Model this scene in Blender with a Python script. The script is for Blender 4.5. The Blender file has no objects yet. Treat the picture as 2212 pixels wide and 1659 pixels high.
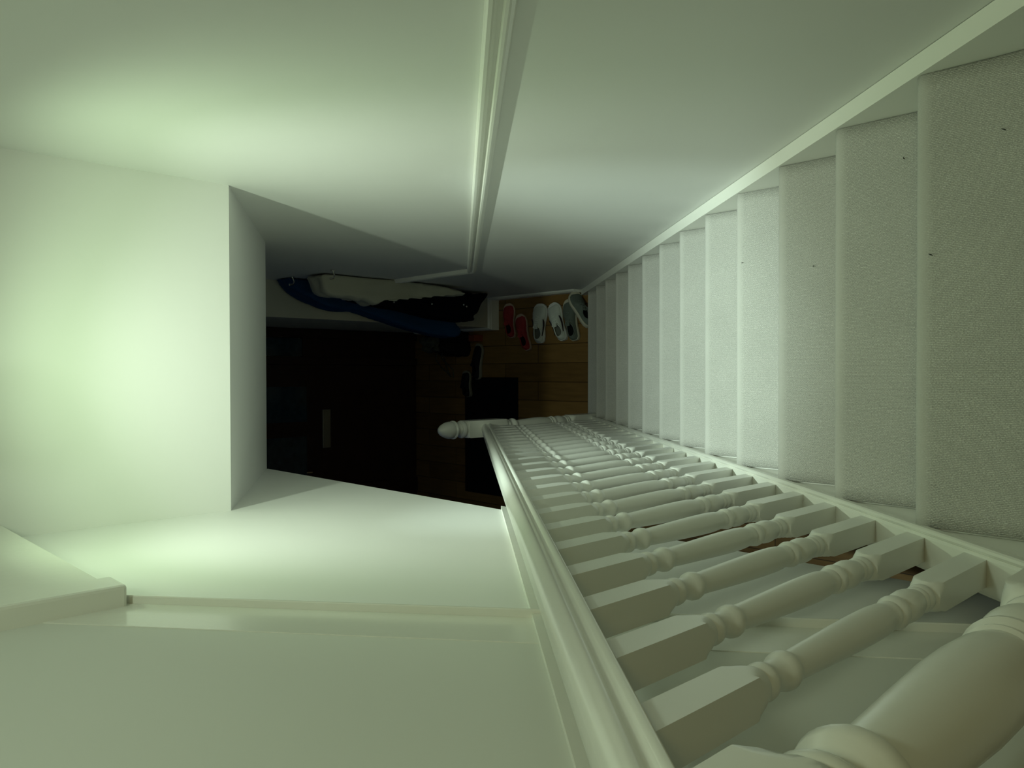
import bpy, bmesh, math, random
from mathutils import Vector, Matrix, noise
random.seed(7)
S = bpy.context.scene
COL = S.collection
H = 4.1                      # camera height above the hall floor

# ---------------------------------------------------------------- camera
P_, Y_, R_ = map(math.radians, (43.99405, -1.12409, -0.90769))
fw = Vector((math.sin(Y_)*math.cos(P_), math.cos(Y_)*math.cos(P_), -math.sin(P_)))
rt = fw.cross(Vector((0, 0, 1))).normalized(); up = rt.cross(fw)
c_, s_ = math.cos(R_), math.sin(R_)
rt, up = rt*c_ + up*s_, up*c_ - rt*s_
cd = bpy.data.cameras.new('camera'); cam = bpy.data.objects.new('camera', cd); COL.objects.link(cam)
X, Y, Z = -up, rt, -fw       # the phone was held upright and the file lies on its side
cam.matrix_world = Matrix(((X.x, Y.x, Z.x, 0), (X.y, Y.y, Z.y, 0), (X.z, Y.z, Z.z, H), (0, 0, 0, 1)))
cd.sensor_width = 36; cd.lens = 36*1751.86/2212; cd.clip_start = 0.02
S.camera = cam
# ---------------------------------------------------------------- world, exposure, lights
w = bpy.data.worlds.new('world'); S.world = w; w.use_nodes = True
w.node_tree.nodes['Background'].inputs[0].default_value = (.5, .62, .7, 1)
w.node_tree.nodes['Background'].inputs[1].default_value = 0.0
S.view_settings.view_transform = 'Standard'; S.view_settings.look = 'None'
S.view_settings.exposure = 0.0; S.view_settings.gamma = 1; S.view_settings.use_curve_mapping = False

def spot(name, loc, to, power, col, size, blend, radius):
    l = bpy.data.lights.new(name, 'SPOT'); l.energy = power; l.color = col
    l.spot_size = math.radians(size); l.spot_blend = blend; l.shadow_soft_size = radius
    o = bpy.data.objects.new(name, l); COL.objects.link(o); o.location = loc
    o.rotation_euler = (Vector(to)-Vector(loc)).to_track_quat('-Z', 'Y').to_euler(); return o
def area(name, loc, to, power, col, size):
    l = bpy.data.lights.new(name, 'AREA'); l.energy = power; l.color = col; l.shape = 'DISK'; l.size = size
    o = bpy.data.objects.new(name, l); COL.objects.link(o); o.location = loc
    o.rotation_euler = (Vector(to)-Vector(loc)).to_track_quat('-Z', 'Y').to_euler(); return o
LP = (0.03, 1.84, 3.87)      # bulb of the pendant that hangs in the stairwell just above the view
spot('pendant_beam', LP, (0.03, 1.56, 1.8), 30*4.0, (.78, 1.0, .88), 50, 1.0, .015)
spot('pendant_cone', LP, (0.03, 1.80, 1.8), 30*.88, (.94, 1.0, .93), 100, 1.0, .015)
spot('pendant_spill', LP, (0.03, 1.80, 1.8), 30*.70, (.715, 1.0, .60), 150, 1.0, .015)
area('left_panel_fill', (.40, .7, 4.9), (-.45, 1.0, 3.3), 20*.24, (.80, 1.0, .76), .2)  # added fill that brightens the left panel, no real fitting
area('stair_head_fill', (.40, -.4, 5.0), (-.2, .6, 3.0), 20*.11, (1.0, .85, .30), .3)  # warm fill light added to balance the head of the stairs

area('hall_blue_fill', (-1.2, 3.6, 2.42), (-.6, 3.6, 0), .55, (.15, .35, 1.0), .8)  # faint blue fill added to tint the dark hall, not a lamp

# ---------------------------------------------------------------- materials
def mat(name, col, rough=.6, spec=.5, bump=None, metal=0, coat=0, vary=None):
    m = bpy.data.materials.new(name); m.use_nodes = True
    nt = m.node_tree; b = nt.nodes['Principled BSDF']
    b.inputs['Base Color'].default_value = (*col, 1); b.inputs['Roughness'].default_value = rough
    b.inputs['Specular IOR Level'].default_value = spec; b.inputs['Metallic'].default_value = metal
    b.inputs['Coat Weight'].default_value = coat
    tc = nt.nodes.new('ShaderNodeTexCoord')
    if vary:
        sc, amt = vary
        n = nt.nodes.new('ShaderNodeTexNoise'); n.inputs['Scale'].default_value = sc; n.inputs['Detail'].default_value = 5
        nt.links.new(tc.outputs['Object'], n.inputs['Vector'])
        r = nt.nodes.new('ShaderNodeMix'); r.data_type = 'RGBA'
        r.inputs[6].default_value = (*[v*(1-amt) for v in col], 1); r.inputs[7].default_value = (*[min(1, v*(1+amt)) for v in col], 1)
        nt.links.new(n.outputs['Fac'], r.inputs[0]); nt.links.new(r.outputs[2], b.inputs['Base Color'])
    if bump:
        sc, st, dist = bump
        n = nt.nodes.new('ShaderNodeTexNoise'); n.inputs['Scale'].default_value = sc; n.inputs['Detail'].default_value = 4
        nt.links.new(tc.outputs['Object'], n.inputs['Vector'])
        k = nt.nodes.new('ShaderNodeBump'); k.inputs['Strength'].default_value = st; k.inputs['Distance'].default_value = dist
        nt.links.new(n.outputs['Fac'], k.inputs['Height']); nt.links.new(k.outputs['Normal'], b.inputs['Normal'])
    return m
M_wall = mat('wall_paint', (.80, .80, .78), .55, .3, bump=(9, .12, .01), vary=(2.0, .015))
M_wall2 = mat('panel_paint', (.72, .73, .68), .6, .3, bump=(30, .1, .003))
M_ceil = mat('ceiling_paint', (.80, .80, .78), .7, .2, bump=(14, .1, .006))
M_hall = mat('hall_paint', (.62, .60, .50), .6, .3, bump=(14, .1, .006))
M_gloss = mat('gloss_paint', (.80, .80, .74), .22, .5, bump=(35, .12, .002))
M_satin = mat('satin_paint', (.78, .78, .74), .32, .5, bump=(60, .15, .0015))
M_skirt = mat('skirting_paint', (.90, .90, .84), .35, .5, bump=(50, .15, .002))
M_door = mat('dark_wood', (.045, .022, .016), .35, .4, vary=(8, .3))
M_glass = mat('dark_pane', (.03, .06, .08), .12, .6, vary=(25, .5))
M_brass = mat('pale_metal', (.45, .42, .32), .4, .5, metal=.6)
M_mat = mat('doormat_fibre', (.006, .008, .010), .95, .1, bump=(400, .6, .004))
M_chrome = mat('chrome', (.7, .7, .68), .2, .5, metal=1)

def carpet_mat():
    m = bpy.data.materials.new('ribbed_carpet'); m.use_nodes = True; nt = m.node_tree; N = nt.nodes; L = nt.links
    b = N['Principled BSDF']; b.inputs['Roughness'].default_value = .95; b.inputs['Specular IOR Level'].default_value = .1
    tc = N.new('ShaderNodeTexCoord'); uv = N.new('ShaderNodeMapping'); L.new(tc.outputs['UV'], uv.inputs['Vector'])
    nz = N.new('ShaderNodeTexNoise'); nz.inputs['Scale'].default_value = 170; nz.inputs['Detail'].default_value = 5
    L.new(tc.outputs['UV'], nz.inputs['Vector'])
    mx = N.new('ShaderNodeMix'); mx.data_type = 'VECTOR'; mx.inputs[0].default_value = .0035
    ad = N.new('ShaderNodeVectorMath'); ad.operation = 'MULTIPLY_ADD'; ad.inputs[1].default_value = (.014, .0026, 0)
    L.new(nz.outputs['Color'], ad.inputs[0]); L.new(uv.outputs['Vector'], ad.inputs[2])
    br = N.new('ShaderNodeTexBrick'); br.inputs['Scale'].default_value = 1; br.inputs['Mortar Size'].default_value = .0007
    br.inputs['Mortar Smooth'].default_value = .9; br.inputs['Brick Width'].default_value = .0058; br.inputs['Row Height'].default_value = .0029
    br.inputs['Color1'].default_value = (1, 1, 1, 1); br.inputs['Color2'].default_value = (.70, .70, .70, 1); br.inputs['Mortar'].default_value = (.30, .30, .30, 1)
    br.offset = .5; br.squash = 1
    L.new(ad.outputs[0], br.inputs['Vector'])
    n2 = N.new('ShaderNodeTexNoise'); n2.inputs['Scale'].default_value = 350; n2.inputs['Detail'].default_value = 3
    L.new(tc.outputs['UV'], n2.inputs['Vector'])
    ma = N.new('ShaderNodeMath'); ma.operation = 'MULTIPLY'; L.new(br.outputs['Color'], ma.inputs[0]); L.new(n2.outputs['Fac'], ma.inputs[1])
    rp = N.new('ShaderNodeValToRGB'); rp.color_ramp.elements[0].position = .05; rp.color_ramp.elements[0].color = (.36, .355, .335, 1)
    rp.color_ramp.elements[1].position = .55; rp.color_ramp.elements[1].color = (.66, .65, .62, 1)
    at = N.new('ShaderNodeAttribute'); at.attribute_name = 'wear'
    wm = N.new('ShaderNodeMix'); wm.data_type = 'FLOAT'; wm.inputs[3].default_value = .33
    L.new(at.outputs['Fac'], wm.inputs[0]); L.new(ma.outputs[0], wm.inputs[2])
    L.new(wm.outputs[0], rp.inputs['Fac'])
    n3 = N.new('ShaderNodeTexNoise'); n3.inputs['Scale'].default_value = 7; L.new(tc.outputs['UV'], n3.inputs['Vector'])
    mr = N.new('ShaderNodeMapRange'); mr.inputs[3].default_value = .92; mr.inputs[4].default_value = 1.08; L.new(n3.outputs['Fac'], mr.inputs[0])
    mm = N.new('ShaderNodeVectorMath'); mm.operation = 'SCALE'; L.new(rp.outputs['Color'], mm.inputs[0]); L.new(mr.outputs[0], mm.inputs['Scale'])
    L.new(mm.outputs[0], b.inputs['Base Color'])
    bp = N.new('ShaderNodeBump'); bp.inputs['Strength'].default_value = .8; bp.inputs['Distance'].default_value = .0022
    L.new(wm.outputs[0], bp.inputs['Height']); L.new(bp.outputs['Normal'], b.inputs['Normal'])
    return m
M_carpet = carpet_mat()

def floor_mat():
    m = bpy.data.materials.new('wood_planks'); m.use_nodes = True; nt = m.node_tree; N = nt.nodes; L = nt.links
    b = N['Principled BSDF']; b.inputs['Roughness'].default_value = .45
    tc = N.new('ShaderNodeTexCoord'); mp = N.new('ShaderNodeMapping'); mp.inputs['Rotation'].default_value = (0, 0, math.pi/2)
    mp.inputs['Location'].default_value = (.38, .065, 0)
    L.new(tc.outputs['Object'], mp.inputs['Vector'])
    br = N.new('ShaderNodeTexBrick'); br.inputs['Scale'].default_value = 1; br.inputs['Brick Width'].default_value = .9; br.inputs['Row Height'].default_value = .131
    br.inputs['Mortar Size'].default_value = .0022; br.inputs['Mortar Smooth'].default_value = .1
    br.inputs['Color1'].default_value = (.27, .155, .05, 1); br.inputs['Color2'].default_value = (.19, .105, .033, 1); br.inputs['Mortar'].default_value = (.05, .025, .01, 1)
    br.offset = .37
    L.new(mp.outputs[0], br.inputs['Vector'])
    n = N.new('ShaderNodeTexNoise'); n.inputs['Scale'].default_value = 6; n.inputs['Detail'].default_value = 8
    m2 = N.new('ShaderNodeMapping'); m2.inputs['Scale'].default_value = (8, .8, 1); L.new(tc.outputs['Object'], m2.inputs['Vector']); L.new(m2.outputs[0], n.inputs['Vector'])
    mr = N.new('ShaderNodeMapRange'); mr.inputs[3].default_value = .65; mr.inputs[4].default_value = 1.3; L.new(n.outputs['Fac'], mr.inputs[0])
    mm = N.new('ShaderNodeVectorMath'); mm.operation = 'SCALE'; L.new(br.outputs['Color'], mm.inputs[0]); L.new(mr.outputs[0], mm.inputs['Scale'])
    L.new(mm.outputs[0], b.inputs['Base Color'])
    return m
M_floor = floor_mat()

# ---------------------------------------------------------------- helpers
def link(name, bm, m, parent=None, smooth=None):
    me = bpy.data.meshes.new(name); bmesh.ops.recalc_face_normals(bm, faces=bm.faces)
    bm.to_mesh(me); bm.free()
    for mm in (m if isinstance(m, (list, tuple)) else [m]): me.materials.append(mm)
    if smooth is not None:
        for p in me.polygons: p.use_smooth = True
        me.set_sharp_from_angle(angle=math.radians(smooth))
    o = bpy.data.objects.new(name, me); COL.objects.link(o)
    if parent: o.parent = parent; o.location = -parent.location if not o.get('local') else (0, 0, 0)
    return o
def empty(name, loc, label, cat, group=None):
    o = bpy.data.objects.new(name, None); COL.objects.link(o); o.location = loc; o.empty_display_size = .05
    o['label'] = label; o['category'] = cat
    if group: o['group'] = group
    return o
def tag(o, label, cat=None, group=None, kind=None):
    o['label'] = label
    if cat: o['category'] = cat
    if group: o['group'] = group
    if kind: o['kind'] = kind
    return o
def box(bm, lo, hi, bev=0):
    r = bmesh.ops.create_cube(bm, size=1)
    vs = r['verts']
    for v in vs:
        v.co = Vector([lo[i]+(v.co[i]+.5)*(hi[i]-lo[i]) for i in range(3)])
    if bev:
        es = list({e for v in vs for e in v.link_edges})
        bmesh.ops.bevel(bm, geom=es, offset=bev, segments=2, affect='EDGES', profile=.5)
def struct(name, lo, hi, m, label, bev=0, cat=None):
    bm = bmesh.new(); box(bm, lo, hi, bev); o = link(name, bm, m); tag(o, label, kind='structure'); 
    return o
def prism(bm, pts, x0, x1, axis=0):
    """polygon pts in the plane across `axis`, pushed from x0 to x1"""
    def mk(p, x):
        q = list(p); q.insert(axis, x); return bm.verts.new(q)
    a = [mk(p, x0) for p in pts]; b = [mk(p, x1) for p in pts]
    n = len(pts)
    bm.faces.new(a); bm.faces.new(b[::-1])
    for i in range(n): bm.faces.new((a[i], a[(i+1) % n], b[(i+1) % n], b[i]))
def sweep(bm, prof, path):
    """closed profile swept along path frames; prof pts (u,v); path: list of (origin, U, V)"""
    rings = [[bm.verts.new(o+U*u+V*v) for u, v in prof] for o, U, V in path]
    n = len(prof)
    for a, b in zip(rings, rings[1:]):
        for i in range(n): bm.faces.new((a[i], a[(i+1) % n], b[(i+1) % n], b[i]))
    bm.faces.new(rings[0][::-1]); bm.faces.new(rings[-1])
def tube(bm, pts, r, n=8, closed=False):
    pts = [Vector(p) for p in pts]; rings = []
    for i, p in enumerate(pts):
        t = (pts[min(i+1, len(pts)-1)]-pts[max(i-1, 0)]).normalized()
        a = t.orthogonal().normalized() if i == 0 else (rings[-1][1]-t*rings[-1][1].dot(t)).normalized()
        b = t.cross(a)
        rr = r[i] if isinstance(r, (list, tuple)) else r
        rings.append(([bm.verts.new(p+(a*math.cos(k*2*math.pi/n)+b*math.sin(k*2*math.pi/n))*rr) for k in range(n)], a))
    for (A, _), (B, _) in zip(rings, rings[1:]):
        for i in range(n): bm.faces.new((A[i], A[(i+1) % n], B[(i+1) % n], B[i]))
    bm.faces.new(rings[0][0][::-1]); bm.faces.new(rings[-1][0])
def turned(bm, cx, cy, prof, half, n=32):
    """prof: (z, R): radius limited by a square of half width `half` ('sq' = square block)"""
    rings = []
    for z, R in prof:
        ring = []
        for k in range(n):
            a = 2*math.pi*(k+.0)/n+math.pi/4
            sq = half/max(abs(math.cos(a)), abs(math.sin(a)))
            r = min(sq, R) if R != 'sq' else sq
            ring.append(bm.verts.new((cx+r*math.cos(a), cy+r*math.sin(a), z)))
        rings.append(ring)
    for A, B in zip(rings, rings[1:]):
        for i in range(n): bm.faces.new((A[i], A[(i+1) % n], B[(i+1) % n], B[i]))
    bm.faces.new(rings[0][::-1]); bm.faces.new(rings[-1])

# ---------------------------------------------------------------- measurements
r, g, Y0 = .20119, .2354, 3.355
s = r/g
XR, XL = .548, -.403            # faces of the two stairwell walls
nos = lambda y: r+(Y0-y)*s      # height of the line through the nosings
ZC = 2.47                       # hall ceiling
# ---------------------------------------------------------------- room shell
struct('floor', (-2.2, -1.0, -.12), (XR+.4, 5.6, 0), M_floor, 'brown wooden plank floor of the hall')
struct('wall_right', (XR, -1.3, 0), (XR+.15, 4.40, 5.1), M_wall, 'tall white wall on the stair side with the sloping rail')
# left spandrel wall under the upper string: z from hall ceiling up
bm = bmesh.new()
def upz(y): return 2.751+.806*(y-.422)       # lower edge of upper string
prism(bm, [(.22, ZC), (2.45, ZC), (2.45, 5.1), (1.55, 5.1), (1.55, upz(1.55)), (.22, upz(.22))], XL-.12, XL)
tag(link('wall_left', bm, M_wall), 'bright white wall below the rising string of the upper flight', kind='structure')
# bulkhead: vertical face, sloping soffit, then hall ceiling
bm = bmesh.new()
prism(bm, [(2.28, 5.1), (2.28, 3.045), (3.17, 2.475), (5.5, 2.475), (5.5, 2.62), (3.3, 2.62), (2.45, 3.2), (2.45, 5.1)], XL-.12, XR)
tag(link('wall_bulkhead', bm, M_ceil), 'white bulkhead over the foot of the stairs with sloping underside', kind='structure')
bm = bmesh.new()
prism(bm, [(2.45, ZC), (3.17, ZC), (3.17, 3.3), (2.45, 3.3)], XL-.12, XL+.0)
tag(link('wall_bulkhead_side', bm, M_wall), 'white wall edge running on beneath the bulkhead', kind='structure')
struct('ceiling_hall', (-2.2, -1.0, 2.475), (XL-.12, 5.5, 2.62), M_ceil, 'pale ceiling of the dark hall')
struct('ceiling', (-2.2, -1.5, 5.1), (XR+.15, 2.6, 5.22), M_ceil, 'white upstairs ceiling over the stairwell')
struct('wall_back', (-2.2, -1.42, 2.6), (XR+.15, -1.3, 5.1), M_wall, 'white wall at the back of the landing')
struct('wall_landing', (-2.2, -1.3, 2.62), (-2.08, 2.6, 5.1), M_wall, 'white wall on the far side of the upper flight')
struct('wall_landing_end', (-2.08, 2.45, 2.62), (XL-.12, 2.57, 5.1), M_wall, 'white wall behind the upper flight')
struct('floor_landing', (-2.08, -1.3, 2.62), (XR, .12, 2.8167), M_carpet, 'landing floor at the head of the stairs')
struct('wall_hall', (-2.2, -1.0, 0), (-2.08, 5.5, 2.475), M_hall, 'dim wall on the far side of the hall')
struct('wall_hall_back', (-2.08, -1.0, 0), (XR, -.9, 2.475), M_hall, 'dim wall at the back of the hall')
struct('wall_step', (.33, 4.40, 0), (XR+.15, 5.5, 2.475), M_hall, 'narrow cream wall return behind the hanging coats')
struct('wall_front', (-2.2, 5.46, 0), (XR+.15, 5.6, 2.475), M_hall, 'front wall of the hall around the dark door')
# skirting boards
def skirt(name, pts, label):
    """pts: path on the floor plan, board on the left side of travel"""
    prof = [(0, 0), (.016, 0), (.016, .070), (.012, .078), (.012, .086), (.007, .094), (0, .098)]
    P = [Vector((*p, 0)) for p in pts]; path = []
    for i, p in enumerate(P):
        d0 = (P[i]-P[i-1]).normalized() if i else (P[1]-P[0]).normalized()
        d1 = (P[i+1]-P[i]).normalized() if i < len(P)-1 else d0
        n0 = Vector((-d0.y, d0.x, 0)); n1 = Vector((-d1.y, d1.x, 0)); mm = (n0+n1).normalized(); mm = mm/ max(.3, mm.dot(n0))
        path.append((p, mm, Vector((0, 0, 1))))
    bm = bmesh.new(); sweep(bm, prof, path); o = link(name, bm, M_skirt); tag(o, label, kind='structure'); return o
skirt('baseboard_right', [(XR, 3.56), (XR, 4.40), (.33, 4.40), (.33, 5.30)], 'white moulded skirting turning the corner beside the shoes')
skirt('baseboard_left', [(-2.08, 5.37), (-2.08, -.9)], 'skirting along the far hall wall')

# ---------------------------------------------------------------- staircase
st = empty('staircase', (0.1, Y0, 0), 'white painted straight staircase between the wall and the balustrade', 'staircase')
zx0, zx1 = -.272, .511
yt = .12
def string_poly(off):
    return [(Y0+.19, 0), (Y0+.19, nos(Y0+.19)+off if nos(Y0+.19)+off > .02 else .02), (yt, nos(yt)+off), (yt, nos(yt)-.30), (Y0-.25, 0)]
bm = bmesh.new(); prism(bm, string_poly(0), zx1, XR-.001)
ws = link('wall_string', bm, M_skirt, st)
bm = bmesh.new(); prism(bm, [(Y0+.0, 0), (Y0+.0, nos(Y0)+.0), (.30, nos(.30)), (.30, nos(.30)-.34), (Y0-.33, 0)], -.332, zx0)
link('outer_string', bm, M_skirt, st)
for k in range(13):
    y = Y0-k*g; z = r*(k+1)
    bm = bmesh.new(); box(bm, (zx0, y-g-.012, z-.028), (zx1, y-.014, z-.008)); link('tread', bm, M_satin, st)
    bm = bmesh.new(); box(bm, (zx0, y-.034, z-r), (zx1, y-.020, z-.028)); link('riser', bm, M_satin, st)
bm = bmesh.new(); y = Y0-13*g; box(bm, (zx0, y-.034, 13*r), (zx1, y-.020, 14*r-.03)); link('riser', bm, M_satin, st)
# carpet: one continuous runner with rolled nosings
bm = bmesh.new(); uvl = bm.loops.layers.uv.new('UVMap')
prof = []; wear = []
for k in range(14):
    y = Y0-k*g; z = r*(k+1)
    prof.append((y-.019, z-r+.001)); prof.append((y-.019, z-.034))
    R = .017
    for a in range(-90, 91, 20): prof.append((y-R+R*math.cos(math.radians(a)), z-R+R*math.sin(math.radians(a))))
    wear += [.1, .4]+[.8]*10
    if k < 13:
        wear += [0, 0, 0]
        for j in (.07, .5, .75): prof.append((y-R-(g-R)*j*.95, z))
prof.append((-.0, r*14)); wear.append(0)
assert len(wear) == len(prof)
cum = [0]
for a, b in zip(prof, prof[1:]): cum.append(cum[-1]+math.dist(a, b))
xa, xb = zx0+.003, zx1-.001; nx = 24
def wob(x, t, edge): return .0022*noise.noise(Vector((x*3, t*25, 5)))+(.0018*noise.noise(Vector((t*160, x, 1))) if edge else 0)
rows = []
for (yy, zz), t in zip(prof, cum):
    row = []
    for i in range(nx+1):
        x = xa+(xb-xa)*i/nx; e = i in (0, nx)
        dx = (.0025*noise.noise(Vector((t*40, i*9.1, 3))) if e else 0)
        row.append(bm.verts.new((x+ (abs(dx) if i == 0 else -abs(dx)), yy, zz+.0022+wob(x, t, e)*.5)))
    rows.append(row)
for j in range(len(rows)-1):
    for i in range(nx):
        f = bm.faces.new((rows[j][i], rows[j][i+1], rows[j+1][i+1], rows[j+1][i])); f.smooth = True
        for l, (a, b) in zip(f.loops, ((i, j), (i+1, j), (i+1, j+1), (i, j+1))):
            l[uvl].uv = (cum[b], xa+(xb-xa)*a/nx)
wl = [wv for wv in wear for _ in range(nx+1)]
cp = link('stair_carpet', bm, M_carpet)
wa = cp.data.attributes.new('wear', 'FLOAT', 'POINT'); wa.data.foreach_set('value', wl)
tag(cp, 'pale grey ribbed loop carpet running down the whole flight of stairs', 'carpet')
so = cp.modifiers.new('thickness', 'SOLIDIFY'); so.thickness = .004; so.offset = -1

# ---------------------------------------------------------------- balustrade
XB = -.302
bal = empty('balustrade', (XB, 3.25, 0), 'white turned stair balustrade with handrail running down the open side of the stairs', 'balustrade')
def baluster(y):
    n0 = nos(y); base = n0+.004; p = []
    bm = bmesh.new(); h = .0205
    z = lambda o: n0+o
    P = [(base, 'sq'), (z(.196), 'sq'), (z(.200), .0285), (z(.206), .0262), (z(.212), .0235), (z(.218), .0208), (z(.221), .0175),
         (z(.224), .0165), (z(.228), .0185), (z(.234), .0192), (z(.240), .0182), (z(.243), .0168), (z(.246), .0180), (z(.250), .0183), (z(.254), .0165),
         (z(.262), .0180), (z(.272), .0202), (z(.282), .0212), (z(.294), .0207), (z(.304), .0186), (z(.310), .0160),
         (z(.313), .0165), (z(.318), .0206), (z(.325), .0214), (z(.331), .0200), (z(.335), .0170), (z(.339), .0168), (z(.341), .0182), (z(.346), .0178), (z(.350), .0165),
         (z(.362), .0188), (z(.380), .0199), (z(.405), .0202), (z(.44), .0199), (z(.48), .0190), (z(.53), .0176), (z(.57), .0164), (z(.592), .0157),
         (z(.595), .0160), (z(.600), .0186), (z(.607), .0201), (z(.613), .0194), (z(.618), .0172), (z(.623), .0155), (z(.634), .0152), (z(.642), .0160),
         (z(.646), .0185), (z(.652), .0192), (z(.657), .0178), (z(.661), .0170), (z(.665), .0190), (z(.670), .0202), (z(.676), .0225), (z(.684), .0255), (z(.690), .0285), (z(.694), 'sq'),
         (z(.85), 'sq')]
    turned(bm, XB, y, P, h)
    # the foot is cut to the slope of the base rail and the head to the handrail
    for v in bm.verts:
        if abs(v.co.z-base) < 1e-5: v.co.z -= (v.co.y-y)*s
        if abs(v.co.z-z(.85)) < 1e-5: v.co.z -= (v.co.y-y)*s
    return link('baluster', bm, M_satin, bal, smooth=32)
for k in range(23): baluster(.397+.1241*k)
def along(bm, prof, y0, y1, x=XB):
    d = Vector((0, -1, s)).normalized(); V = Vector((0, 0, 1))
    sweep(bm, prof, [(Vector((x, y, nos(y))), Vector((1, 0, 0)), V) for y in (y0, y1)])
# base rail with a bead along the inner edge
bm = bmesh.new()
along(bm, [(-.036, -.018), (.036, -.018), (.036, -.002), (.034, .003), (.030, .005), (.0265, .003), (.025, .0005), (.023, .0035), (.020, .005), (-.030, .005), (-.034, .003), (-.036, -.002)], 3.21, .285)
link('base_rail', bm, M_gloss, bal)
# handrail
hp = [(-.022, .838), (.022, .838), (.028, .839), (.0300, .842), (.0300, .850), (.028, .853), (.0245, .855), (.0225, .859), (.0235, .864), (.027, .869), (.0290, .874), (.0290, .880), (.0268, .887),
      (.0225, .893), (.0165, .897), (.009, .8995), (0, .9005)]
hp = hp + [(-u, v) for u, v in hp[::-1][1:]][:-1]
hp = [(u, v) for u, v in hp]
seen = []; [seen.append(q) for q in hp if q not in seen]
bm = bmesh.new(); along(bm, seen, 3.215, .262)
link('handrail', bm, M_gloss, bal, smooth=50)
# newel posts
def newel(y, zb, z, fat=1.0):
    bm = bmesh.new(); h = .045
    P = [(zb, 'sq'), (z(.47), 'sq'), (z(.475), .0610), (z(.484), .055), (z(.492), .048), (z(.497), .0435), (z(.500), .038), (z(.503), .037), (z(.508), .041), (z(.514), .0425), (z(.520), .041), (z(.523), .038),
         (z(.527), .041), (z(.532), .042), (z(.537), .038), (z(.545), .0385), (z(.560), .0425), (z(.578), .0445), (z(.598), .043), (z(.615), .038), (z(.622), .035),
         (z(.625), .038), (z(.632), .0435), (z(.640), .044), (z(.647), .040), (z(.651), .037), (z(.655), .040), (z(.661), .0405), (z(.666), .037),
         (z(.69), .0405), (z(.73), .0425), (z(.78), .0420), (z(.84), .0385), (z(.90), .0345), (z(.935), .0325),
         (z(.940), .036), (z(.947), .0425), (z(.957), .0445), (z(.967), .042), (z(.975), .036), (z(.982), .0335), (z(.990), .035),
         (z(.996), .040), (z(1.004), .0425), (z(1.011), .041), (z(1.015), .039), (z(1.022), .0445), (z(1.032), .054), (z(1.040), .0620), (z(1.043), 'sq'),
         (z(1.300), 'sq'), (z(1.307), .0605), (z(1.310), .050), (z(1.3105), .030)]
    P = [(a+(.055*min(1, max(0, (a-z(.69))/.25)) if fat > 1 else 0), b if b == 'sq' else b*fat) for a, b in P]
    turned(bm, XB+.003, y, P, h*(1.04 if fat > 1 else 1))
    o = link('newel_post', bm, M_gloss, bal, smooth=32)
    bm = bmesh.new()
    F = [(z(1.306), .030), (z(1.310), .040), (z(1.314), .0405), (z(1.317), .038), (z(1.321), .0445), (z(1.328), .0475), (z(1.336), .046), (z(1.342), .041), (z(1.345), .036), (z(1.348), .037), (z(1.351), .034), (z(1.356), .027), (z(1.362), .0245), (z(1.369), .026), (z(1.375), .031), (z(1.379), .041), (z(1.383), .0485), (z(1.388), .0485), (z(1.392), .044), (z(1.394), .042), (z(1.402), .0445), (z(1.415), .045), (z(1.432), .042), (z(1.447), .036), (z(1.462), .029), (z(1.474), .019), (z(1.480), .010), (z(1.482), .002)]
    turned(bm, XB+.003, y, F, .2)
    f = link('finial', bm, M_gloss, None, smooth=40); f.parent = o
    return o
newel(3.255, 0, lambda q: q)
top = nos(.235)          # the newel at the head of the stairs stands beside the last tread
newel(.243, 2.50, lambda q: (q-.48)*1.0+2.998, 1.06)

# ---------------------------------------------------------------- trims on the walls
# sloping dado rail on the right wall that turns level near the foot of the stairs
dz = lambda y: 3.295-.8500*(y-.89)
prof = [(0, 0), (-.018, -.002), (-.022, -.006), (-.022, -.014), (-.013, -.019), (-.010, -.026), (-.012, -.034), (-.020, -.039), (-.020, -.046), (-.012, -.052), (-.007, -.060), (0, -.064)]
bm = bmesh.new()
yk = 3.255
path = [(Vector((XR, y, dz(y))), Vector((1, 0, 0)), Vector((0, 0, 1))) for y in (-1.3, yk)]
path.append((Vector((XR, 4.40, dz(yk))), Vector((1, 0, 0)), Vector((0, 0, 1))))
sweep(bm, prof, path)
tag(link('trim_1', bm, M_skirt), 'white moulded dado rail sloping down the tall right wall', kind='structure')
# board on the left wall behind the handrail
bm = bmesh.new()
prism(bm, [(1.736, ZC), (.30, nos(.30)+.885), (.30, nos(.30)+.80), (1.636, ZC)], XL, XL+.011)
tag(link('trim_2', bm, M_gloss), 'pale sloping board on the left wall just outside the handrail', kind='structure')

# ---------------------------------------------------------------- upper flight seen from below its string
uf = empty('upper_staircase', (-.45, .30, 2.62), 'closed side of the upper flight rising along the left wall', 'staircase')
ya, yb = .22, 1.52
bm = bmesh.new(); prism(bm, [(ya, upz(ya)), (yb, upz(yb)), (yb, upz(yb)+.158), (ya, upz(ya)+.170)], XL-.05, XL+.004)
link('string', bm, M_gloss, uf)
bm = bmesh.new()
sweep(bm, [(0, -.002), (.004, -.001), (.013, .006), (.015, .009), (.015, .012), (.013, .0135), (.0, .0135)],
      [(Vector((XL+.003, y, upz(y)-.004)), Vector((1, 0, 0)), Vector((0, 0, 1))) for y in (yb, ya)])
link('string_moulding', bm, M_gloss, uf)
bm = bmesh.new(); prism(bm, [(ya, upz(ya)+.170), (yb, upz(yb)+.158), (yb, upz(yb)+.95), (ya, upz(ya)+.95)], XL-.05, XL+.0025)
link('side_panel', bm, M_wall2, uf)
bm = bmesh.new(); box(bm, (XL-.047, 1.455, 3.612), (-.362, 1.540, 4.75), .006)
link('newel_post', bm, M_gloss, uf)
bm = bmesh.new(); box(bm, (XL+.0005, 1.53, 3.632), (-.366, 2.28, 4.2))
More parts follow.
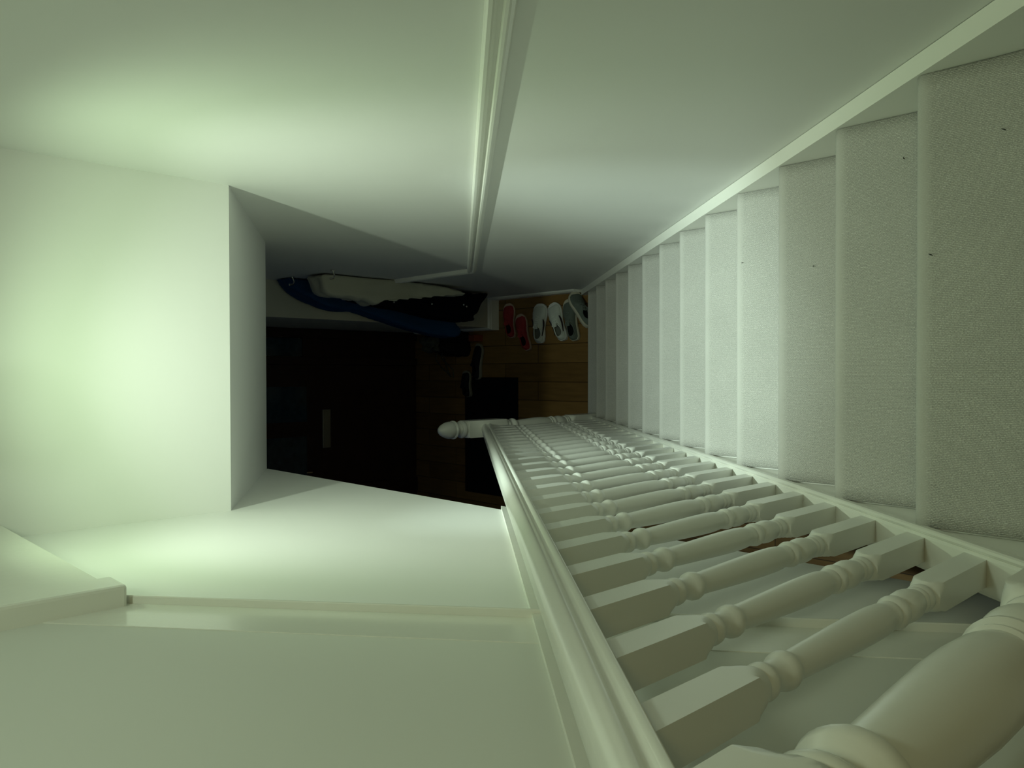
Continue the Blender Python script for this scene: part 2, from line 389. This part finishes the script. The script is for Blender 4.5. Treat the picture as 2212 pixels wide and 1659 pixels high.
link('landing_fascia', bm, M_gloss, uf)

# ---------------------------------------------------------------- front door
dr = empty('front_door', (-.30, 5.40, 0), 'dark wooden front door with pale letter plate at the end of the hall', 'door')
bm = bmesh.new(); box(bm, (-.858, 5.385, .004), (.058, 5.43, 2.035)); link('leaf', bm, M_door, dr)
bm = bmesh.new()
for x0, x1 in ((-.98, -.86), (.06, .12), (.26, .33)): box(bm, (x0, 5.37, 0), (x1, 5.46, 2.12), .004)
box(bm, (-.98, 5.372, 2.04), (.33, 5.458, 2.12)); box(bm, (.12, 5.40, 0), (.26, 5.44, 1.04)); box(bm, (-2.079, 5.38, 0), (-.97, 5.455, 2.47)); link('frame_and_dark_sheet', bm, M_door, dr)  # last box is an added dark sheet standing in for hall shade
for x0, x1 in ((-.76, -.47), (-.36, -.10), (.125, .255)):
    bm = bmesh.new(); box(bm, (x0, 5.380 if x1 < .1 else 5.41, 1.02), (x1, 5.386 if x1 < .1 else 5.425, 1.90)); link('glass_pane', bm, M_glass, dr)
bm = bmesh.new(); box(bm, (-.565, 5.372, .822), (-.275, 5.386, .889), .003); lp = link('letter_plate', bm, M_brass, dr); lp['label'] = 'pale metal letter plate'
bm = bmesh.new(); box(bm, (-.742, 5.350, .99), (-.732, 5.386, 1.04), .002); link('latch', bm, M_chrome, dr)

# ---------------------------------------------------------------- doormat
bm = bmesh.new(); box(bm, (-.915, 4.178, .001), (-.035, 4.756, .014), .004)
tag(link('doormat', bm, M_mat), 'large plain black doormat on the wooden floor before the door', 'doormat')

# ---------------------------------------------------------------- pendant lamp (hangs just above the view)
pl = empty('pendant_lamp', (LP[0], LP[1], 5.1), 'pendant lamp with conical shade hanging in the stairwell', 'lamp')
bm = bmesh.new(); tube(bm, [(LP[0], LP[1], 5.099), (LP[0], LP[1], 4.14)], .004, 8); link('flex', bm, M_satin, pl, smooth=60)
bm = bmesh.new(); N_ = 32
rg = [[bm.verts.new((LP[0]+R_*math.cos(2*math.pi*k/N_), LP[1]+R_*math.sin(2*math.pi*k/N_), z)) for k in range(N_)] for R_, z in ((.02, 4.14), (.03, 4.12), (.06, 4.06), (.095, 3.93), (.097, 3.93), (.064, 4.065), (.034, 4.125), (.02, 4.15))]
for A_, B_ in zip(rg, rg[1:]):
    for i in range(N_): bm.faces.new((A_[i], A_[(i+1) % N_], B_[(i+1) % N_], B_[i]))
link('lamp_shade', bm, M_satin, pl, smooth=50)

# ---------------------------------------------------------------- shoes
def shoe_mats(n, upper, lining, sole):
    return (mat(n+'_upper', upper, .75, .2, bump=(120, .3, .002), vary=(30, .12)), mat(n+'_lining', lining, .9, .1), mat(n+'_sole', sole, .6, .3), mat(n+'_lace', [min(1, c*1.25) for c in upper], .8, .2))
def width(t):      # half width along the foot, 0 = heel
    pts = [(0, .014), (.03, .024), (.08, .031), (.2, .035), (.35, .034), (.5, .038), (.65, .046), (.76, .048), (.86, .045), (.93, .037), (.98, .025), (1, .012)]
    for (a, b), (c, d) in zip(pts, pts[1:]):
        if a <= t <= c:
            u = (t-a)/(c-a); u = u*u*(3-2*u)*.5+u*.5; return b+(d-b)*u
def make_shoe(label, mats, loc, heading, L=.28, roll=0, pitch=0, group=None, mark=None, w=1.1):
    up_m, lin_m, sole_m, lace_m = mats
    root = empty('shoe', (0, 0, 0), label, 'shoe', group)
    bend = lambda t: .010*math.sin(math.pi*t)
    N, K = 56, 40
    # sole
    bm = bmesh.new(); rings = []
    ts = [i/N for i in range(N+1)]
    def outline(sc, z):
        a = [((t-.5)*L*(1+.02*(sc-1)), bend(t)+width(t)*w*sc, z(t)) for t in ts]
        b = [((t-.5)*L*(1+.02*(sc-1)), bend(t)-width(t)*w*sc, z(t)) for t in ts[::-1]]
        return [bm.verts.new(p) for p in a+b]
    zt = lambda q: (lambda t: q*(1+.35*(1-t))+.010*max(0, t-.82)/.18)
    A = outline(.96, lambda t: .000+.010*max(0, t-.82)/.18); B = outline(1.08, zt(.006)); C = outline(1.10, zt(.018)); D = outline(1.02, zt(.023))
    for P1, P2 in ((A, B), (B, C), (C, D)):
        n = len(P1)
        for i in range(n): bm.faces.new((P1[i], P1[(i+1) % n], P2[(i+1) % n], P2[i]))
    bm.faces.new(A[::-1]); bm.faces.new(D)
    o = link('sole', bm, sole_m, None, smooth=45); o.parent = root
    # upper
    bm = bmesh.new(); V = []
    def hgt(t):
        pts = [(0, .050), (.06, .066), (.2, .060), (.36, .060), (.44, .068), (.52, .066), (.62, .058), (.74, .048), (.86, .041), (.95, .032), (1, .021)]
        for (a, b), (c, d) in zip(pts, pts[1:]):
            if a <= t <= c: return b+(d-b)*(t-a)/(c-a)
    for t in ts:
        row = []
        for k in range(K+1):
            a = math.pi*k/K; wd = width(t)*w
            cx, sx = math.cos(a), math.sin(a)
            x = (t-.5)*L; y = bend(t)+wd*math.copysign(abs(cx)**.75, cx)*(1-.22*sx*(1 if t < .6 else .3)); z = .018+(hgt(t)-.018)*sx**.75
            if t < .12: x += .008*(1-t/.12)*sx
            if t > .9: x -= .012*(t-.9)/.1*sx
            row.append(bm.verts.new((x, y, z)))
        V.append(row)
    bm.faces.new(V[0]); bm.faces.new(V[-1][::-1])
    for i in range(N):
        for k in range(K):
            tm = (ts[i]+ts[i+1])/2; km = (k+.5)/K
            if ((tm-.25)/.165)**2+((km-.5)/.27)**2 < 1: continue
            bm.faces.new((V[i][k], V[i][k+1], V[i+1][k+1], V[i+1][k]))
    o = link('upper', bm, up_m, None, smooth=60); o.parent = root
    sd = o.modifiers.new('t', 'SOLIDIFY'); sd.thickness = .004; sd.offset = -1
    def surf(t, a):
        wd = width(t)*w; cx, sx = math.cos(a), math.sin(a)
        return Vector(((t-.5)*L+(.008*(1-t/.12)*sx if t < .12 else 0), bend(t)+wd*math.copysign(abs(cx)**.75, cx)*(1-.22*sx*(1 if t < .6 else .3)), .018+(hgt(t)-.018)*sx**.75))
    bm = bmesh.new()
    lp_ = [surf(.25+.168*math.cos(q), math.pi*(.5+.275*math.sin(q))) for q in [2*math.pi*j/40 for j in range(41)]]
    tube(bm, lp_, .0042, 8); o = link('collar', bm, up_m, None, smooth=60); o.parent = root
    # dark lining seen through the opening
    bm = bmesh.new(); a = [bm.verts.new(((t-.5)*L, bend(t)+width(t)*w*.86*q, .034)) for t, q in [(i/20*.5+.03, 1) for i in range(20)]+[(i/20*.5+.03, -1) for i in range(19, -1, -1)]]
    bm.faces.new(a); e = bmesh.ops.extrude_face_region(bm, geom=list(bm.faces)); [setattr(v.co, 'z', .026) for v in e['geom'] if isinstance(v, bmesh.types.BMVert)]
    o = link('insole', bm, lin_m, None); o.parent = root
    # tongue
    bm = bmesh.new()
    for j, t in enumerate((.34, .38, .44, .50)):
        pass
    prism(bm, [((.345-.5)*L, .070), ((.37-.5)*L, .075), ((.50-.5)*L, .068), ((.50-.5)*L, .060), ((.38-.5)*L, .066)], -.015, .015, axis=1)
    for v in bm.verts: v.co.y += bend(.4)
    o = link('tongue', bm, up_m, None, smooth=50); o.parent = root
    bm = bmesh.new()
    for j in range(5):
        t = .46+.055*j; zz = hgt(t)+.003; wd = .018-.0012*j
        sgn = 1 if j % 2 else -1
        tube(bm, [((t-.5)*L-.004*sgn, bend(t)+wd*1.1, zz-.009), ((t-.5)*L-.002*sgn, bend(t)+wd*.6, zz), ((t-.5)*L+.002*sgn, bend(t)-wd*.6, zz), ((t-.5)*L+.004*sgn, bend(t)-wd*1.1, zz-.009)], .0022, 6)
    for sg in (1, -1):
        tube(bm, [((.45-.5)*L, bend(.4), .074), ((.41-.5)*L, bend(.4)+.010*sg, .079), ((.37-.5)*L, bend(.4)+.016*sg, .077), ((.40-.5)*L, bend(.4)+.022*sg, .070), ((.45-.5)*L, bend(.4)+.014*sg, .070)], .002, 6)
    o = link('laces', bm, lace_m, None, smooth=60); o.parent = root
    if mark:
        for sg in (1, -1):
            bm = bmesh.new(); pts = []
            P1 = [(.18, .050), (.30, .040), (.42, .036), (.52, .042), (.60, .052)]; P2 = [(.60, .052), (.54, .034), (.44, .026), (.32, .033), (.18, .050)]
            poly = P1+P2[1:-1]
            a = []
            for t, z in poly:
                yy = bend(t)+sg*(width(t)*w*(1.0-.18*max(0, (z-.03)/.05))+.003)
                a.append((Vector(((t-.5)*L, yy, z)), Vector(((t-.5)*L, yy-sg*.006, z))))
            va = [bm.verts.new(p) for p, _ in a]; vb = [bm.verts.new(q) for _, q in a]
            n = len(va); bm.faces.new(va); bm.faces.new(vb[::-1])
            for i in range(n): bm.faces.new((va[i], va[(i+1) % n], vb[(i+1) % n], vb[i]))
            o = link('side_stripe', bm, mark, None); o.parent = root; o['label'] = 'dark curved side stripe'
    root.location = loc; root.rotation_euler = (roll, pitch, heading)
    return root
R = math.radians
pink = shoe_mats('pink', (.36, .045, .05), (.02, .01, .01), (.55, .42, .34))
white = shoe_mats('pale', (.66, .70, .66), (.16, .17, .15), (.72, .74, .74))
grey = shoe_mats('grey', (.15, .18, .16), (.01, .012, .012), (.60, .58, .48))
black = shoe_mats('black', (.010, .012, .016), (.004, .004, .005), (.26, .25, .20))
M_mark = mat('side_stripe', (.02, .012, .02), .5)
make_shoe('worn pink-red trainer leaning over nearest the white skirting corner', pink, (.375, 4.238, .006), R(8), .25, roll=R(16), w=.95)
make_shoe('pink-red trainer beside the pale trainers, heel towards the room', pink, (.285, 4.098, .006), R(18), .27, roll=R(14), w=.95)
make_shoe('pale grey-white trainer standing straight, beside the pink trainers', white, (.342, 3.935, .006), R(-2), .275, mark=M_mark, roll=R(13), w=1.15)
make_shoe('pale grey-white trainer turned at an angle, beside the dark grey trainer', white, (.345, 3.765, .005), R(22), .275, mark=M_mark, roll=R(10), w=1.1)
make_shoe('dark grey trainer with pale sole standing at the foot of the stairs', grey, (.352, 3.640, .004), R(12), .285, roll=R(8))
make_shoe('dark grey trainer propped on its side against the stair string', grey, (.405, 3.540, .052), R(32), .27, roll=R(74))
make_shoe('black shoe with pale sole edge beside the corner of the doormat', black, (.085, 4.585, .001), R(-4), .27, roll=R(-6), w=1.0)
make_shoe('small black shoe lying half on the doormat corner', black, (-.085, 4.70, .0145), R(8), .20, w=.9)

# ---------------------------------------------------------------- coats on the hooks
def garment(name, outline, yc, depth, m, parent=None, fold=.012, vox=.012, seed=0):
    """outline in the X-Z plane (metres), real depth in Y; remeshed into a soft hanging shape"""
    pts = []
    n = len(outline)
    for i in range(n):       # Catmull-Rom
        p0, p1, p2, p3 = (Vector(outline[(i+j-1) % n]) for j in range(4))
        for t in (0, .34, .67):
            pts.append(.5*((2*p1)+(p2-p0)*t+(2*p0-5*p1+4*p2-p3)*t*t+(3*p1-p0-3*p2+p3)*t**3))
    bm = bmesh.new(); prism(bm, [tuple(p) for p in pts], yc-depth/2, yc+depth/2, axis=1)
    bmesh.ops.triangulate(bm, faces=[f for f in bm.faces if len(f.verts) > 4])
    o = link(name, bm, m)
    a = o.modifiers.new('r', 'REMESH'); a.mode = 'VOXEL'; a.voxel_size = vox
    b = o.modifiers.new('s', 'SMOOTH'); b.iterations = 7; b.factor = .6
    dg = bpy.context.evaluated_depsgraph_get(); me = bpy.data.meshes.new_from_object(o.evaluated_get(dg))
    o.modifiers.clear(); o.data = me
    for v in me.vertices:
        f = noise.noise(Vector((v.co.x*9+seed, v.co.y*22+seed, v.co.z*2.2)))+.5*noise.noise(Vector((v.co.x*25, v.co.y*40, v.co.z*7+seed)))
        v.co += v.normal*f*fold
        v.co.x = min(v.co.x, XR-.006)
    for p in me.polygons: p.use_smooth = True
    if parent: o.parent = parent
    return o
M_cream = mat('cream_cloth', (.50, .50, .42), .9, .1, bump=(60, .3, .003), vary=(6, .08))
M_navy = mat('navy_cloth', (.003, .004, .009), .9, .08, bump=(60, .3, .003))
M_blue = mat('blue_cloth', (.010, .055, .16), .8, .2, bump=(50, .3, .003))
M_snap = mat('press_stud', (.6, .62, .6), .3, .5, metal=.8)
c1 = empty('coat', (.5, 4.0, 1.76), 'cream-white coat hanging highest on the right wall, over the dark one', 'coat')
o = garment('coat_body', [(.54, 1.77), (.49, 1.76), (.44, 1.735), (.425, 1.66), (.43, 1.58), (.41, 1.53), (.425, 1.49), (.40, 1.44), (.395, 1.40), (.43, 1.34), (.455, 1.22), (.47, 1.05), (.485, .85), (.492, .73), (.515, .76), (.535, .95), (.545, 1.3), (.545, 1.6)], 3.98, .16, M_cream, seed=1)
o.parent = c1; o.location = -Vector(c1.location)
c2 = empty('coat', (.42, 3.98, 1.45), 'near-black coat with metal press studs hanging below the cream coat', 'coat')
K_ = 4.14/4.0          # the outline was measured at 4.0 m and hangs at 4.14 m
o = garment('coat_body', [(x*K_, H-(H-z)*K_) for x, z in [(.47, 1.62), (.42, 1.55), (.40, 1.45), (.385, 1.30), (.37, 1.15), (.345, .98), (.335, .80), (.325, .68), (.345, .62), (.365, .66), (.38, .60), (.43, .57), (.47, .55), (.515, .505), (.525, .53), (.50, .60), (.515, .72), (.50, .95), (.48, 1.2), (.48, 1.4)]], 4.14, .12, M_navy, seed=5)
o.parent = c2; o.location = -Vector(c2.location)
bm = bmesh.new()
for (xx, zz, yy) in ((.43, 1.405, 4.0), (.425, 1.22, 4.0), (.43, .93, 4.0), (.44, .67, 4.0), (.43, .645, 4.0)):
    xx, zz, yy = xx*1.018, H-(H-zz)*1.018, 4.072
    bm = bmesh.new(); bmesh.ops.create_uvsphere(bm, u_segments=10, v_segments=6, radius=.0065, matrix=Matrix.Translation((xx, yy, zz))@Matrix.Diagonal((1, .6, 1, 1)))
    link('press_stud', bm, M_snap, c2, smooth=60)
c3 = empty('coat', (.45, 4.28, 1.74), 'blue coat hanging behind the others with its hem lowest over the bags', 'coat')
o = garment('coat_body', [(.56, 1.76), (.52, 1.78), (.46, 1.70), (.405, 1.57), (.385, 1.48), (.38, 1.40), (.385, 1.33), (.36, 1.22), (.33, 1.10), (.295, .95), (.265, .80), (.245, .66), (.240, .55), (.27, .50), (.31, .52), (.36, .56), (.42, .60), (.48, .7), (.52, .95), (.54, 1.3)], 4.295, .15, M_blue, seed=9)
o.parent = c3; o.location = -Vector(c3.location)
# hooks
def hook(y, z, label):
    h = empty('coat_hook', (XR, y, z), label, 'hook')
    bm = bmesh.new(); bmesh.ops.create_cone(bm, cap_ends=True, segments=16, radius1=.014, radius2=.012, depth=.006, matrix=Matrix.Translation((XR-.003, y, z))@Matrix.Rotation(math.pi/2, 4, 'Y'))
    link('plate', bm, M_chrome, h, smooth=40)
    bm = bmesh.new(); tube(bm, [(XR-.004, y, z), (XR-.03, y, z-.012), (XR-.045, y, z-.006), (XR-.050, y, z+.018)], [.004, .004, .004, .006], 10)
    link('prong', bm, M_chrome, h, smooth=50)
hook(4.17, 1.80, 'small metal hook holding the blue coat, farthest along the wall')
hook(3.76, 1.79, 'small empty metal hook above the cream coat')

# ---------------------------------------------------------------- things on the floor below the coats
M_dark = mat('dark_cloth', (.012, .012, .014), .85, .15, bump=(40, .4, .004))
M_lint = mat('grey_fleece', (.10, .11, .085), .95, .1, bump=(70, .8, .01), vary=(40, .5))
M_orange = mat('orange_card', (.26, .06, .025), .6, .3)
bg = empty('bag', (.33, 4.62, 0), 'dark soft bag on the floor under the coats, by the wall return', 'bag')
o = garment('bag_body', [(.14, .005), (.13, .10), (.16, .22), (.20, .29), (.27, .31), (.305, .25), (.312, .10), (.305, .005)], 4.80, .20, M_dark, seed=3, fold=.01)
o.parent = bg; o.location = -Vector(bg.location)
bm = bmesh.new()
tube(bm, [(.15, 4.84, .22), (.10, 4.88, .20), (.04, 4.91, .12), (-.01, 4.93, .03), (-.03, 4.93, .008), (-.01, 4.95, .006), (.05, 4.99, .006), (.10, 5.0, .01), (.14, 4.97, .08), (.16, 4.90, .18)], .004, 8)
tube(bm, [(.15, 4.80, .20), (.11, 4.86, .16), (.07, 4.89, .08), (.02, 4.90, .01), (-.04, 4.90, .006)], .0035, 8)
link('strap', bm, M_lint, bg, smooth=60)['label'] = 'pale thin looped strap'
sc = garment('scarf', [(.15, .30), (.17, .36), (.205, .34), (.23, .38), (.26, .36), (.265, .31), (.235, .29), (.20, .30), (.17, .285)], 4.78, .16, M_lint, seed=12, fold=.018, vox=.008)
tag(sc, 'crumpled pale grey fleece lying on top of the dark bag', 'scarf')
bm = bmesh.new(); box(bm, (.235, 4.56, .001), (.285, 4.63, .085), .003)
tag(link('small_box', bm, M_orange), 'small dull orange box standing beside the dark bag', 'box')

# ---------------------------------------------------------------- loose specks on the carpet
M_speck = mat('dark_lint', (.02, .018, .012), .9)
def on_plane(px, py, z):
    d = rt*((829.5-py)/1751.86)+up*((1106-px)/1751.86)+fw
    return Vector((0, 0, H))+d*((z-H)/d.z)
for px, py, k, ln, lab in ((1602, 568, 9, .006, 'tiny dark speck on the brightest wide tread'), (1757, 575, 10, .008, 'dark curled lint on the third tread from the top'),
                           (1953, 342, 11, .008, 'dark lint on the second tread near the wall string'), (2012, 550, 12, .006, 'small dark speck near the nosing of the top visible tread'),
                           (2170, 279, 12, .006, 'small dark speck on the top visible tread near the wall')):
    p = on_plane(px, py, r*(k+1)+.006)
    bm = bmesh.new(); tube(bm, [(p.x-ln*.3, p.y-.001-ln*.2, p.z), (p.x, p.y+.0008, p.z+.0004), (p.x+ln*.3, p.y+.003*(k-10.5), p.z)], [.0004, .0011, .0005], 6)
    tag(link('lint', bm, M_speck), lab, 'lint', 'specks of lint on the stair carpet')
